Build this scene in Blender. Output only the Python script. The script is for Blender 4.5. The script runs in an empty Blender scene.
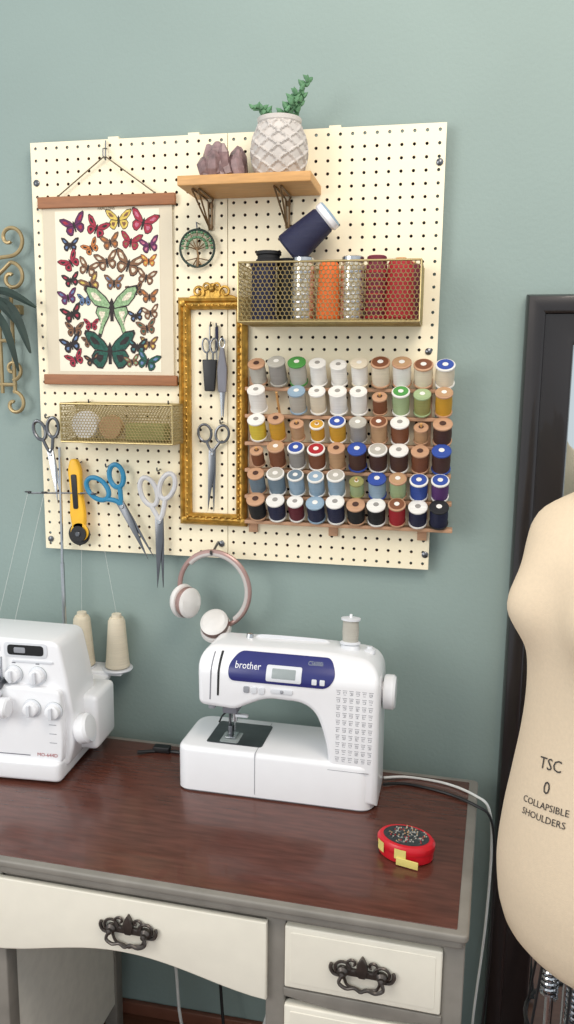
import bpy, bmesh, math, random
from mathutils import Vector, Matrix, Euler
random.seed(7)
sc=bpy.context.scene
pi=math.pi
def s2l(c):
    c/=255.0
    return c/12.92 if c<=0.04045 else ((c+0.055)/1.055)**2.4
def col(r,g,b): return (s2l(r),s2l(g),s2l(b),1)

# ---------------------------------------------------------------- materials
def mat(name,rgb,rough=.5,metal=0,var=.06,vscale=30,bump=0,bscale=200,stretch=(1,1,1),coat=0,trans=0,alpha=1,spec=None):
    m=bpy.data.materials.new(name); m.use_nodes=True; nt=m.node_tree
    p=nt.nodes['Principled BSDF']
    p.inputs['Roughness'].default_value=rough; p.inputs['Metallic'].default_value=metal
    p.inputs['Coat Weight'].default_value=coat
    p.inputs['Transmission Weight'].default_value=trans
    if spec is not None: p.inputs['Specular IOR Level'].default_value=spec
    tc=nt.nodes.new('ShaderNodeTexCoord'); mp=nt.nodes.new('ShaderNodeMapping'); mp.inputs['Scale'].default_value=stretch
    nt.links.new(tc.outputs['Object'],mp.inputs['Vector'])
    n=nt.nodes.new('ShaderNodeTexNoise'); n.inputs['Scale'].default_value=vscale; n.inputs['Detail'].default_value=4
    nt.links.new(mp.outputs[0],n.inputs['Vector'])
    r=nt.nodes.new('ShaderNodeValToRGB'); c=col(*rgb)
    r.color_ramp.elements[0].position=.3; r.color_ramp.elements[1].position=.7
    r.color_ramp.elements[0].color=tuple(x*(1-var) for x in c[:3])+(1,)
    r.color_ramp.elements[1].color=tuple(min(1,x*(1+var)) for x in c[:3])+(1,)
    nt.links.new(n.outputs['Fac'],r.inputs[0]); nt.links.new(r.outputs[0],p.inputs['Base Color'])
    if bump:
        n2=nt.nodes.new('ShaderNodeTexNoise'); n2.inputs['Scale'].default_value=bscale; n2.inputs['Detail'].default_value=3
        nt.links.new(mp.outputs[0],n2.inputs['Vector'])
        b=nt.nodes.new('ShaderNodeBump'); b.inputs['Strength'].default_value=bump; b.inputs['Distance'].default_value=.002
        nt.links.new(n2.outputs['Fac'],b.inputs['Height']); nt.links.new(b.outputs[0],p.inputs['Normal'])
    return m
M_={}
def MM(k,*a,**kw):
    M_[k]=mat(k,*a,**kw)
MM('wall_paint',(140,157,152),.75,var=.035,vscale=3,bump=.35,bscale=110)
MM('floor_wood',(106,68,50),.4,var=.2,vscale=8,stretch=(1,8,1))
MM('trim_brown',(122,76,58),.45)
MM('board',(243,232,202),.55,var=.02,vscale=4)
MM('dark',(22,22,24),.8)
MM('wood_light',(198,150,92),.5,var=.12,vscale=25,stretch=(1,8,8))
MM('wood_pink',(186,144,112),.6,var=.1,vscale=25,stretch=(1,8,8))
MM('wood_rail',(150,98,62),.55,var=.12,vscale=25,stretch=(1,8,8))
MM('desk_top',(88,50,40),.26,var=.28,vscale=14,stretch=(1,7,1),coat=.25)
MM('desk_gray',(132,127,119),.5,var=.12,vscale=20)
MM('desk_cream',(236,230,214),.45,var=.02)
MM('pewter',(92,86,82),.38,metal=.85,var=.2,vscale=60)
MM('steel',(190,192,195),.25,metal=1,var=.05)
MM('steel_dark',(110,112,116),.3,metal=1,var=.1)
MM('brass',(176,158,112),.35,metal=.7,var=.1)
MM('bronze',(120,96,68),.4,metal=.6)
MM('gold',(184,144,66),.38,metal=.65,var=.35,vscale=60,bump=.5,bscale=150)
MM('paper',(214,203,180),.8,var=.02)
MM('paper_print',(236,228,208),.8,var=.02)
MM('string',(110,96,76),.8)
MM('white_plastic',(238,238,240),.25,var=.01,coat=.3)
MM('white_shade',(214,216,220),.35,var=.01)
MM('grey_plastic',(150,152,158),.4)
MM('shear_handle',(196,196,198),.4)
MM('navy_panel',(42,46,110),.3)
MM('lcd',(150,158,158),.2)
MM('label_grey',(120,120,128),.6)
MM('black',(20,20,22),.45)
MM('black_frame',(26,20,20),.3,var=.2,vscale=10,coat=.3)
MM('mirror_glass',(225,230,230),.02,metal=1,var=0)
MM('red',(200,22,38),.35)
MM('tape_yellow',(222,206,120),.5)
MM('teal_handle',(40,128,168),.4)
MM('yellow_handle',(238,182,40),.4)
MM('form_cloth',(222,202,174),.85,var=.03,vscale=200,bump=.3,bscale=900)
MM('form_text',(60,56,54),.8)
MM('pot',(196,190,184),.6,var=.08,bump=.3)
MM('leaf',(92,136,98),.6,var=.25,vscale=80)
MM('leaf_dark',(34,52,44),.6,var=.25)
MM('soil',(70,52,38),.9)
MM('crystal',(132,108,108),.35,var=.45,vscale=50)
MM('rose',(176,144,138),.32,metal=.5)
MM('cup_white',(222,219,215),.5)
MM('cup_pad',(190,184,180),.6)
MM('cord_white',(222,222,218),.5)
MM('iron_gold',(170,150,110),.4,metal=.6,var=.2)
MM('chrome',(200,202,206),.15,metal=1,var=.02)
MM('cream_panel',(232,228,216),.6)
MM('glass_jar',(205,198,178),.15,metal=.5,var=.45,vscale=140)
MM('thread_orange',(226,108,40),.7)
spc={'wht':(232,229,222),'cream':(222,210,186),'grey':(150,146,140),'silver':(180,176,165),'green':(74,146,66),
'olive':(150,150,90),'brown':(122,72,44),'tan':(184,146,108),'dbrown':(72,44,34),'gold':(204,154,44),'yellow':(220,196,66),
'blue':(44,74,156),'lblue':(144,168,186),'bgrey':(106,126,140),'navy':(28,32,64),'blk':(22,22,26),'maroon':(98,26,40),
'red':(168,30,40),'purple':(92,52,112),'orange':(220,110,50),'lgreen':(160,180,134),'burg':(110,30,50)}
for k,v in spc.items(): MM('th_'+k,v,.6,var=.12,vscale=60,bump=.6,bscale=60,stretch=(.2,.2,30))

# ---------------------------------------------------------------- builder
def rp(pts,r,n=5):
    out=[]; N=len(pts)
    for i in range(N):
        p=Vector(pts[i][:2]); rr=pts[i][2] if len(pts[i])>2 else r
        a=Vector(pts[i-1][:2]); c=Vector(pts[(i+1)%N][:2])
        da=(a-p); dc=(c-p); l=min(rr,da.length*.45,dc.length*.45)
        if l<1e-5: out.append((p.x,p.y)); continue
        A=p+da.normalized()*l; Cc=p+dc.normalized()*l
        for k in range(n+1):
            t=k/n; q=A*(1-t)**2+p*2*t*(1-t)+Cc*t*t
            out.append((q.x,q.y))
    return out
def rect(x0,y0,x1,y1): return [(x0,y0),(x1,y0),(x1,y1),(x0,y1)]
def offs(poly,d):
    N=len(poly); out=[]
    for i in range(N):
        p=Vector(poly[i]); a=Vector(poly[i-1]); c=Vector(poly[(i+1)%N])
        e1=(p-a); e2=(c-p)
        if e1.length<1e-9: e1=e2
        if e2.length<1e-9: e2=e1
        e1.normalize(); e2.normalize()
        n1=Vector((-e1.y,e1.x)); n2=Vector((-e2.y,e2.x)); n=n1+n2
        if n.length<1e-6: n=n1
        n.normalize(); k=max(.5,n.dot(n1))
        q=p+n*(d/k); out.append((q.x,q.y))
    return out
def area2(p): return sum(p[i-1][0]*p[i][1]-p[i][0]*p[i-1][1] for i in range(len(p)))
def wallM(x,y,z,rot=0,s=1):
    return Matrix(((1,0,0,x),(0,0,-1,y),(0,1,0,z),(0,0,0,1)))@Matrix.Rotation(rot,4,'Z')@Matrix.Scale(s,4)
T=Matrix.Translation
def RX(a): return Matrix.Rotation(a,4,'X')
def RY(a): return Matrix.Rotation(a,4,'Y')
def RZ(a): return Matrix.Rotation(a,4,'Z')
class B:
    def __init__(s,name): s.n=name; s.v=[]; s.f=[]; s.m=[]; s.sm=[]; s.mats=[]
    def mi(s,k):
        if k not in s.mats: s.mats.append(k)
        return s.mats.index(k)
    def add(s,vs,fs,k,M=None,smooth=True):
        o=len(s.v); i=s.mi(k)
        for v in vs:
            v=Vector(v); s.v.append(M@v if M is not None else v)
        for f in fs: s.f.append([a+o for a in f]); s.m.append(i); s.sm.append(smooth)
    def box(s,x0,x1,y0,y1,z0,z1,k,M=None,bev=0):
        if bev:
            bm=bmesh.new(); bmesh.ops.create_cube(bm,size=1)
            for v in bm.verts: v.co=Vector(((x0+x1)/2+v.co.x*(x1-x0),(y0+y1)/2+v.co.y*(y1-y0),(z0+z1)/2+v.co.z*(z1-z0)))
            bmesh.ops.bevel(bm,geom=bm.edges[:],offset=bev,segments=3,affect='EDGES',profile=.5)
            bm.verts.ensure_lookup_table(); bm.verts.index_update()
            s.add([v.co.copy() for v in bm.verts],[[v.index for v in f.verts] for f in bm.faces],k,M); bm.free(); return
        vs=[(x0,y0,z0),(x1,y0,z0),(x1,y1,z0),(x0,y1,z0),(x0,y0,z1),(x1,y0,z1),(x1,y1,z1),(x0,y1,z1)]
        s.add(vs,[(0,3,2,1),(4,5,6,7),(0,1,5,4),(1,2,6,5),(2,3,7,6),(3,0,4,7)],k,M,False)
    def lathe(s,prof,k,M=None,seg=24,ks=None,sx=1,sy=1,fn=None):
        for j in range(len(prof)-1):
            kk=ks[j] if ks else k
            vs=[];
            for (r,z) in prof[j:j+2]:
                for i in range(seg):
                    a=2*pi*i/seg; rr=r if fn is None else fn(r,z,a)
                    vs.append((rr*math.cos(a)*sx,rr*math.sin(a)*sy,z))
            s.add(vs,[(i,(i+1)%seg,seg+(i+1)%seg,seg+i) for i in range(seg)],kk,M)
        for (r,z),kk,rev in ((prof[0],ks[0] if ks else k,True),(prof[-1],ks[-1] if ks else k,False)):
            if r>1e-5:
                vs=[(r*math.cos(2*pi*i/seg)*sx,r*math.sin(2*pi*i/seg)*sy,z) for i in range(seg)]
                f=list(range(seg)); s.add(vs,[f[::-1] if rev else f],kk,M)
    def cyl(s,r,z0,z1,k,M=None,seg=24,bev=0,r2=None):
        r2=r if r2 is None else r2
        pr=[(r,z0),(r2,z1)] if not bev else [(r-bev,z0),(r,z0+bev),(r2,z1-bev),(r2-bev,z1)]
        s.lathe(pr,k,M,seg)
    def slab(s,poly,z0,z1,r,k,M=None,n=4,both=True,kcap=None):
        if area2(poly)<0: poly=poly[::-1]
        rings=[]
        if r<=0: rings=[(0,z0),(0,z1)]
        else:
            if both:
                for t in range(n+1):
                    a=t/n*pi/2; rings.append((r*(1-math.sin(a)),z0+r*(1-math.cos(a))))
            else: rings.append((0,z0))
            for t in range(n+1):
                a=t/n*pi/2; rings.append((r*(1-math.cos(a)),z1-r*(1-math.sin(a))))
        vs=[];N=len(poly)
        for ins,z in rings:
            q=offs(poly,ins) if ins>1e-7 else poly
            vs+=[(x,y,z) for x,y in q]
        fs=[]
        for j in range(len(rings)-1):
            for i in range(N):
                a=j*N+i;b=j*N+(i+1)%N; fs.append((a,b,b+N,a+N))
        fs.append(tuple(range(N))[::-1]); 
        s.add(vs,fs,k,M)
        o=(len(rings)-1)*N
        s.add(vs[o:],[tuple(range(N))],kcap or k,M)
    def tube(s,pts,r,k,M=None,seg=8,closed=False):
        P=[Vector(p) for p in pts]; N=len(P)
        R=r if isinstance(r,(list,tuple)) else [r]*N
        tang=[]
        for i in range(N):
            a=P[i-1] if (i>0 or closed) else P[i]; b=P[(i+1)%N] if (i<N-1 or closed) else P[i]
            t=(b-a); t=t.normalized() if t.length>1e-9 else Vector((0,0,1)); tang.append(t)
        u=tang[0].orthogonal().normalized(); vs=[]
        for i in range(N):
            t=tang[i]; u=(u-t*u.dot(t))
            u=u.normalized() if u.length>1e-6 else t.orthogonal().normalized()
            w=t.cross(u)
            for j in range(seg):
                a=2*pi*j/seg; vs.append(P[i]+(u*math.cos(a)+w*math.sin(a))*R[i])
        fs=[]
        for i in range(N if closed else N-1):
            i2=(i+1)%N
            for j in range(seg):
                j2=(j+1)%seg; fs.append((i*seg+j,i*seg+j2,i2*seg+j2,i2*seg+j))
        if not closed:
            fs.append(tuple(range(seg))[::-1]); fs.append(tuple((N-1)*seg+j for j in range(seg)))
        s.add(vs,fs,k,M)
    def sphere(s,r,k,M=None,sx=1,sy=1,sz=1,seg=20):
        n=seg//2
        pr=[(max(r*math.sin(pi*i/n),1e-6),-r*math.cos(pi*i/n)*sz) for i in range(n+1)]
        s.lathe(pr,k,M,seg,sx=sx,sy=sy)
    def flat(s,poly,z,k,M=None):
        if area2(poly)<0: poly=poly[::-1]
        s.add([(x,y,z) for x,y in poly],[tuple(range(len(poly)))],k,M,False)
    def text(s,body,size,k,M,align='CENTER',warp=None,ext=0.0002,res=2):
        cu=bpy.data.curves.new('tmp','FONT'); cu.body=body; cu.size=size; cu.align_x=align; cu.align_y='CENTER'; cu.extrude=0; cu.resolution_u=res
        ob=bpy.data.objects.new('tmp',cu); sc.collection.objects.link(ob); bpy.context.view_layer.update()
        dg=bpy.context.evaluated_depsgraph_get(); me=ob.evaluated_get(dg).to_mesh()
        vs=[v.co.copy() for v in me.vertices]; fs=[list(p.vertices) for p in me.polygons]
        if warp: vs=[warp(v) for v in vs]
        s.add(vs,fs,k,M,False)
        bpy.data.objects.remove(ob)
    def done(s,loc=None,rot=0,ang=35,parent=None,pre=None):
        me=bpy.data.meshes.new(s.n); off=Vector(loc) if loc else Vector((0,0,0))
        me.from_pydata([tuple(v) for v in s.v],[],s.f)
        for k in s.mats: me.materials.append(M_[k])
        for i,p in enumerate(me.polygons): p.material_index=s.m[i]; p.use_smooth=s.sm[i]
        bm=bmesh.new(); bm.from_mesh(me); bmesh.ops.remove_doubles(bm,verts=bm.verts,dist=1e-6)
        if pre: pre(bm)
        bm.to_mesh(me); bm.free()
        try: me.set_sharp_from_angle(angle=math.radians(ang))
        except Exception: pass
        ob=bpy.data.objects.new(s.n,me); sc.collection.objects.link(ob)
        ob.location=off; ob.rotation_euler=(0,0,rot)
        if parent: ob.parent=parent
        return ob
def spiral(cx,cz,r0,r1,a0,a1,n=28,y=0):
    return [(cx+(r0+(r1-r0)*i/n)*math.cos(a0+(a1-a0)*i/n),y,cz+(r0+(r1-r0)*i/n)*math.sin(a0+(a1-a0)*i/n)) for i in range(n+1)]
def smooth(pts,n=8,closed=False):
    P=[Vector(p) for p in pts]; N=len(P); out=[]
    rng=range(N if closed else N-1)
    for i in rng:
        p1=P[i]; p2=P[(i+1)%N]
        p0=P[i-1] if (i>0 or closed) else p1; p3=P[(i+2)%N] if (i+2<N or closed) else p2
        for k in range(n):
            t=k/n
            out.append(.5*((2*p1)+(p2-p0)*t+(2*p0-5*p1+4*p2-p3)*t*t+(3*p1-p0-3*p2+p3)*t**3))
    if not closed: out.append(P[-1])
    return out

# ---------------------------------------------------------------- room
b=B('wall_back'); b.box(-2.6,2.2,0,.1,0,2.9,'wall_paint'); b.done()
b=B('floor'); b.box(-2.6,2.2,-3.2,.1,-.05,0,'floor_wood'); b.done()
b=B('baseboard_back'); b.box(-2.6,2.2,-.014,-.0005,0,.035,'trim_brown',bev=.003); b.done()

# ---------------------------------------------------------------- pegboard
b=B('pegboard')
X0,X1,Z0,Z1=-.924,-.027,1.237,2.144
seam=-.4755
def panel(x0,x1,z0,z1,nc,nr,yf,th):
    cw=(x1-x0)/nc; ch=(z1-z0)/nr; r=.0034
    dirs=[(-1,-1),(0,-1),(1,-1),(1,0),(1,1),(0,1),(-1,1),(-1,0)]
    vs=[];fs=[];hv=[];hf=[]
    for i in range(nc):
        for j in range(nr):
            cx=x0+(i+.5)*cw; cz=z0+(j+.5)*ch; o=len(vs)
            for d in dirs: vs.append((cx+d[0]*cw/2,yf,cz+d[1]*ch/2))
            for d in dirs:
                q=Vector(d).normalized()*r; vs.append((cx+q.x,yf,cz+q.y))
            for k in range(8): fs.append((o+k,o+(k+1)%8,o+8+(k+1)%8,o+8+k))
            o=len(hv)
            for d in dirs:
                q=Vector(d).normalized()*r; hv.append((cx+q.x,yf,cz+q.y))
            for d in dirs:
                q=Vector(d).normalized()*r; hv.append((cx+q.x,yf+th,cz+q.y))
            for k in range(8): hf.append((o+k,o+(k+1)%8,o+8+(k+1)%8,o+8+k))
    b.add(vs,fs,'board',None,False); b.add(hv,hf,'wood_rail',None,False)
    e=[(x0,yf,z0),(x1,yf,z0),(x1,yf,z1),(x0,yf,z1),(x0,yf+th,z0),(x1,yf+th,z0),(x1,yf+th,z1),(x0,yf+th,z1)]
    b.add(e,[(0,4,5,1),(1,5,6,2),(2,6,7,3),(3,7,4,0)],'board',None,False)
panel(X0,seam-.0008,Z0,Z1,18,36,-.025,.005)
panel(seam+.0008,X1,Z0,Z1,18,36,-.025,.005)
b.box(X0+.015,X1-.015,-.0195,-.001,Z0+.015,Z1-.015,'dark')  # spacer coloured dark to paint in the shade seen through holes and seam
for x,z in ((-.912,2.06),(-.038,2.07),(-.045,1.7),(-.035,1.27),(-.91,1.26),(-.49,1.27)):
    b.lathe([(.007,0),(.007,.002),(.004,.004),(1e-5,.0045)],'steel_dark',wallM(x,-.025,z),16)
for x in (-.73,-.55,-.25):
    b.box(x-.012,x+.012,-.024,-.002,2.14,2.149,'board')
b.done()

# ---------------------------------------------------------------- butterfly poster
b=B('butterfly_poster'); y=-.031
b.box(-.897,-.597,y,y+.0015,1.63,2.012,'paper')
b.box(-.868,-.626,y-.0006,y,1.652,1.998,'paper_print')
b.box(-.906,-.588,y-.007,y+.003,2.004,2.028,'wood_rail',bev=.002)
b.box(-.906,-.588,y-.007,y+.003,1.622,1.645,'wood_rail',bev=.002)
b.tube([(-.858,y-.004,2.028),(-.748,y-.006,2.105),(-.742,y-.006,2.105),(-.632,y-.004,2.028)],.0014,'string',seg=6)
b.tube([(-.745,-.026,2.125),(-.745,-.045,2.12),(-.745,-.045,2.105),(-.745,-.032,2.1),(-.745,-.03,2.14)],.0015,'steel_dark',seg=6)
fore=[(0,.08),(.2,.38),(.6,.72),(.95,.78),(1,.66),(.86,.35),(.62,.08),(.05,-.04)]
hind=[(.03,.02),(.6,.06),(.74,-.15),(.68,-.42),(.5,-.6),(.3,-.62),(.12,-.35)]
luna=[(.03,.02),(.55,.06),(.62,-.15),(.5,-.35),(.42,-.6),(.55,-.95),(.42,-1.0),(.3,-.65),(.1,-.3)]
bc={'k':(46,40,40),'p':(96,44,84),'r':(158,48,66),'o':(186,114,58),'y':(206,180,90),'t':(66,112,116),'n':(124,90,66),'g':(138,168,126),'dg':(38,84,72),'b':(96,120,156),'pk':(186,106,128),'w':(218,208,186)}
for k,v in bc.items(): MM('bf_'+k,v,.8,var=.35,vscale=220)
lay=[0]
def bfly(px,py,s,c1,c2,rot=0,hw=hind,sq=1):
    x=-.861+(px-58)*.00226; z=1.997-(py-212)*.00215; s*=.00226
    lay[0]+=1
    M=wallM(x,y-.0007-.00002*lay[0],z,rot)
    def wing(w,k,f,dz,cx=0,cy=0):
        for sg in (1,-1):
            b.flat([((cx+(p[0]-cx)*f)*s*sg,(cy+(p[1]-cy)*f)*s*sq) for p in w],dz,k,M)
    wing(hw,'bf_k',1,.0001); wing(hw,'bf_'+c1,.86,.00015,.36,-.2); wing(hw,'bf_'+c2,.4,.0002,.4,-.22)
    wing(fore,'bf_k',1,.0003); wing(fore,'bf_'+c1,.86,.00035,.5,.3); wing(fore,'bf_'+c2,.38,.0004,.62,.4)
    b.flat([(-.06*s,-.45*s),(.06*s,-.45*s),(.07*s,.2*s),(0,.35*s),(-.07*s,.2*s)],.0005,'bf_k',M)
L=[(75,226,13,'p','r',.3),(98,229,12,'r','k',-.4),(121,222,13,'y','n',0),(146,225,14,'r','pk',-.3),
(70,245,9,'k','b',0),(92,248,9,'o','k',.5),(112,243,10,'n','o',.2),(133,243,11,'r','n',-.2),(152,247,10,'p','pk',.2),
(70,262,11,'r','k',.6),(88,268,11,'n','w',-.3),(108,262,12,'n','w',.2),(130,265,15,'n','w',-.3),(151,262,8,'o','y',0),
(70,280,9,'k','r',.2),(90,284,11,'n','y',.4),(148,278,10,'n','w',-.2),(66,297,10,'p','b',.2),(84,300,8,'b','k',0),
(137,291,9,'n','k',.3),(151,297,9,'n','o',0),(70,314,11,'k','r',.3),(152,313,9,'n','w',.2),(72,330,10,'n','k',0),(90,325,8,'r','k',0),
(148,328,10,'n','dg',.2),(68,345,11,'k','b',.3),(150,344,9,'n','y',0),(72,360,10,'r','k',.4),(148,362,12,'dg','b',-.3),(90,361,8,'k','n',.2),(132,362,8,'n','g',.2),(115,283,10,'n','b',0),(137,316,8,'k','b',.2),(88,342,8,'n','k',.2),(138,347,10,'k','t',0)]
for q in L: bfly(q[0],q[1],q[2]*1.05,q[3],q[4],q[5])
bfly(112,308,28,'g','w',0,luna); bfly(109,352,27,'dg','k',0,hind)
b.text('PAPILLONS',.008,'string',wallM(-.747,y-.0008,2.0005)); b.done()

# ---------------------------------------------------------------- ornate gold frame
def sweep(b,x0,x1,z0,z1,prof,k,y):
    vs=[];n=len(prof)
    for ins,h in prof:
        vs+=[(x0+ins,y-h,z0+ins),(x1-ins,y-h,z0+ins),(x1-ins,y-h,z1-ins),(x0+ins,y-h,z1-ins)]
    fs=[]
    for j in range(n-1):
        for i in range(4):
            fs.append((j*4+i,j*4+(i+1)%4,(j+1)*4+(i+1)%4,(j+1)*4+i))
    b.add(vs,fs,k,None,True)
b=B('ornate_gold_frame'); y=-.026
sweep(b,-.584,-.429,1.314,1.812,[(0,0),(0,.010),(.003,.016),(.008,.019),(.012,.012),(.016,.011),(.020,.016),(.024,.012),(.026,.004),(.026,0)],'gold',y)
for z in [1.34+.0147*i for i in range(32)]:
    for x in (-.584+.018,-.429-.018): b.sphere(.0034,'gold',T((x,y-.0135,z)),seg=8)
for i in range(9):
    for z in (1.314+.018,1.812-.018): b.sphere(.0034,'gold',T((-.566+.0148*i,y-.0135,z)),seg=8)
b.slab(rp([(-.055,0),(.055,0),(.05,.008),(.03,.012),(.022,.024),(.01,.03),(0,.036),(-.01,.03),(-.022,.024),(-.03,.012),(-.05,.008)],.004),0,.012,.003,'gold',wallM(-.506,y-.004,1.806))
for sg in (1,-1):
    b.tube([(-.506+sg*(p[0]),p[1],p[2]) for p in spiral(.03,1.822,.014,.002,pi*1.2,-pi*1.3,24,y-.017)],.003,'gold',seg=6)
    b.tube([(-.506+sg*(p[0]),p[1],p[2]) for p in spiral(.012,1.832,.010,.002,pi*1.2,-pi*1.3,24,y-.017)],.0025,'gold',seg=6)
b.sphere(.007,'gold',T((-.506,y-.016,1.828)))
for sx in (-.575,-.438):
    for sz in (1.326,1.80): b.sphere(.008,'gold',T((sx+.002,y-.016,sz)),sy=.6)
b.done()

# ---------------------------------------------------------------- scissors
def ell(cx,cy,rx,ry,rot=0,n=24):
    return [(cx+rx*math.cos(a)*math.cos(rot)-ry*math.sin(a)*math.sin(rot),cy+rx*math.cos(a)*math.sin(rot)+ry*math.sin(a)*math.cos(rot),0) for a in [2*pi*i/n for i in range(n)]]
def scissors(name,px,pz,y,rot,Lb,Lh,ring1,ring2,kh,kb,w=.008,opn=.05,th=.005,kpiv='steel'):
    b=B(name); M=wallM(px,y,pz,rot)
    for sg,zz in ((1,0),(-1,.003)):
        Mb=M@RZ(sg*opn)@T((0,0,zz))
        b.slab([(-w,.012),(w,.012),(w*.95,-.3*Lb),(w*.35*sg+w*.1,-.97*Lb),(w*.3*sg,-Lb),(-w*.8*1+(w*.7 if sg>0 else 0),-.3*Lb)],0,.0022,.0005,kb,Mb,n=2)
    for sg,(rx,ry,dx,dy,rr) in ((1,ring1),(-1,ring2)):
        b.tube(smooth([(-sg*w*.2,.0,.002),(sg*w*.8,Lh*.3,.003),(sg*dx*.75,dy-ry*1.0,.003)],6),th,kh,M,seg=8)
        b.tube(ell(sg*dx,dy,rx,ry,rr*sg),th,kh,M@T((0,0,.003)),seg=8,closed=True)
    b.cyl(w*.55,.004,.008,kpiv,M,16,bev=.001)
    return b
def hook(b,x,z,y=-.0255,l=.02):
    b.tube(smooth([(x,y,z),(x,y-l*.6,z-.002),(x,y-l,z-.001),(x,y-l*1.1,z+.006)],4),.0018,'steel_dark',seg=6)
b=scissors('teal_scissors',-.718,1.350,-.047,.52,.135,.06,(.017,.026,.024,.066,-.35),(.021,.031,.032,.062,-.35),'teal_handle','steel_dark',w=.009,th=.0058,opn=.03)
hook(b,-.757,1.44); b.done()
b=scissors('fabric_shears',-.630,1.318,-.045,.0,.155,.06,(.017,.03,.020,.082,-.35),(.019,.033,.024,.068,-.35),'shear_handle','steel_dark',w=.010,th=.0058,opn=.02)
hook(b,-.634,1.435); b.done()
b=scissors('tailor_scissors',-.890,1.463,-.045,.16,.115,.05,(.014,.022,.017,.060,-.2),(.014,.022,.017,.058,-.2),'steel_dark','steel',w=.008,th=.0040,opn=.02)
hook(b,-.902,1.548); b.done()
b=scissors('dressmaking_scissors',-.508,1.475,-.034,-.03,.13,.04,(.015,.019,.022,.045,-.2),(.015,.019,.018,.045,-.2),'steel_dark','steel_dark',w=.008,th=.003,opn=.03)
hook(b,-.487,1.545); b.done()
b=scissors('embroidery_scissors',-.512,1.655,-.034,0,.04,.05,(.008,.015,.009,.055,-.1),(.008,.015,.009,.055,-.1),'steel_dark','black',w=.007,th=.002)
b.slab(rp([(-.016,.03),(.016,.03),(.011,-.038),(-.011,-.038)],.003),0,.01,.002,'black',wallM(-.512,-.034,1.65))
b.tube([(-.512,-.03,1.76),(-.512,-.038,1.75),(-.512,-.036,1.71)],.0016,'steel_dark',seg=6)
b.done()
b=B('thread_snips'); M=wallM(-.484,-.034,1.62)
b.slab(rp([(-.009,-.01),(.009,-.01),(.011,.04),(.004,.085),(-.004,.085),(-.011,.04)],.003),0,.008,.002,'label_grey',M)
b.slab([(-.007,0),(0,-.002),(-.001,-.06),(-.003,-.065)],.001,.003,0,'steel',M); b.slab([(.007,0),(0,-.002),(.001,-.06),(.003,-.065)],.004,.006,0,'steel_dark',M)
b.tube(ell(0,.095,.006,.01),.0015,'steel',M@T((0,0,.004)),closed=True,seg=6); hook(b,-.484,1.722,l=.012); b.done()
b=B('seam_ripper'); M=wallM(-.498,-.032,1.72)
b.cyl(.0035,-.02,.03,'th_navy',M@RX(-pi/2),12,bev=.001); b.cyl(.0014,-.045,-.02,'steel',M@RX(-pi/2),8); hook(b,-.498,1.752,l=.010); b.done()
b=B('rotary_cutter'); M=wallM(-.826,-.04,1.28,.04)
b.slab(rp([(-.013,.0),(.016,.0),(.02,.05),(.014,.10),(.017,.15),(.008,.175),(-.008,.175),(-.016,.15),(-.013,.10),(-.018,.05)],.012),0,.016,.005,'yellow_handle',M)
b.slab(rp([(-.006,.06),(.006,.06),(.007,.14),(-.007,.14)],.005),.0155,.018,.001,'black',M)
b.cyl(.026,-.002,.006,'black',M@T((0,-.0,.006)),28,bev=.002); b.cyl(.022,0,.004,'yellow_handle',M@T((.004,.006,.012)),24,bev=.001)
b.cyl(.019,0,.004,'black',M@T((.003,.002,.0165)),24,bev=.001); b.cyl(.006,0,.004,'steel_dark',M@T((.002,.002,.0195)),16,bev=.001)
hook(b,-.826,1.446); b.done()

# ---------------------------------------------------------------- tree ring ornament
b=B('tree_of_life_ornament'); y=-.038; M=wallM(-.539,y,1.913)
b.tube(ell(0,0,.038,.038,0,40),.0026,'leaf_dark',M,closed=True)
b.tube([(0,-.038,0),(.002,-.015,0),(-.001,0,0)],[.004,.0025,.002],'bronze',M)
for i in range(7):
    a=pi*(.05+.9*i/6); 
    b.tube(smooth([(0,-.004,0),(.015*math.cos(a),.012*math.sin(a),0),(.034*math.cos(a),.034*math.sin(a),0)],4),[.0013]*5+[.0009]*4,'bronze',M,seg=6)
    for t in (.62,.92):
        for d in (-.14,.14): b.sphere(.0038,'leaf',M@T((.036*t*math.cos(a+d),.036*t*math.sin(a+d),.001)),seg=8,sy=.8)
for i in range(4):
    a=-pi*(.25+.5*i/3); b.tube([(0,-.02,0),(.036*math.cos(a),.036*math.sin(a),0)],.0012,'bronze',M,seg=6)
b.tube([(-.539,-.026,1.965),(-.539,y-.004,1.965),(-.539,y,1.952)],.0015,'steel_dark',seg=6); b.done()

# ---------------------------------------------------------------- shelf
b=B('wall_shelf')
b.box(-.544,-.276,-.15,-.026,2.014,2.033,'wood_light',bev=.002)
for x in (-.512,-.345):
    for d in (-.007,.007): b.tube([(x+d*.4,-.029,1.950),(x+d*.6,-.031,2.008),(x+d,-.032,2.0115),(x+d,-.13,2.0115),(x+d*.9,-.132,2.009),(x,-.034,1.952)],.0020,'bronze',seg=8)
    b.cyl(.006,0,.004,'bronze',wallM(x,-.0255,1.957),16,bev=.001); b.cyl(.006,0,.004,'bronze',wallM(x,-.0255,2.0),16,bev=.001)
b.done()
b=B('succulent_planter'); M=T((-.352,-.085,2.033))@Matrix.Scale(.94,4)
def pf(r,z,a):
    n=9; u=a*n/(2*pi); v=z/.028
    f=abs(((u+v)%1)-.5)*2; g=abs(((u-v)%1)-.5)*2
    w=min(1-f,1-g)
    rel=.004 if w<.18 else 0
    edge=1 if .006<z<.108 else 0
    return r+rel*edge
prof=[(.036,0),(.040,.002)]+[(.040+.018*math.sin(pi*min(1,(z+.006)/.122)) ,z) for z in [.004+.0025*i for i in range(43)]]+[(.046,.112),(.047,.120),(.043,.121),(.041,.105)]
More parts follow.
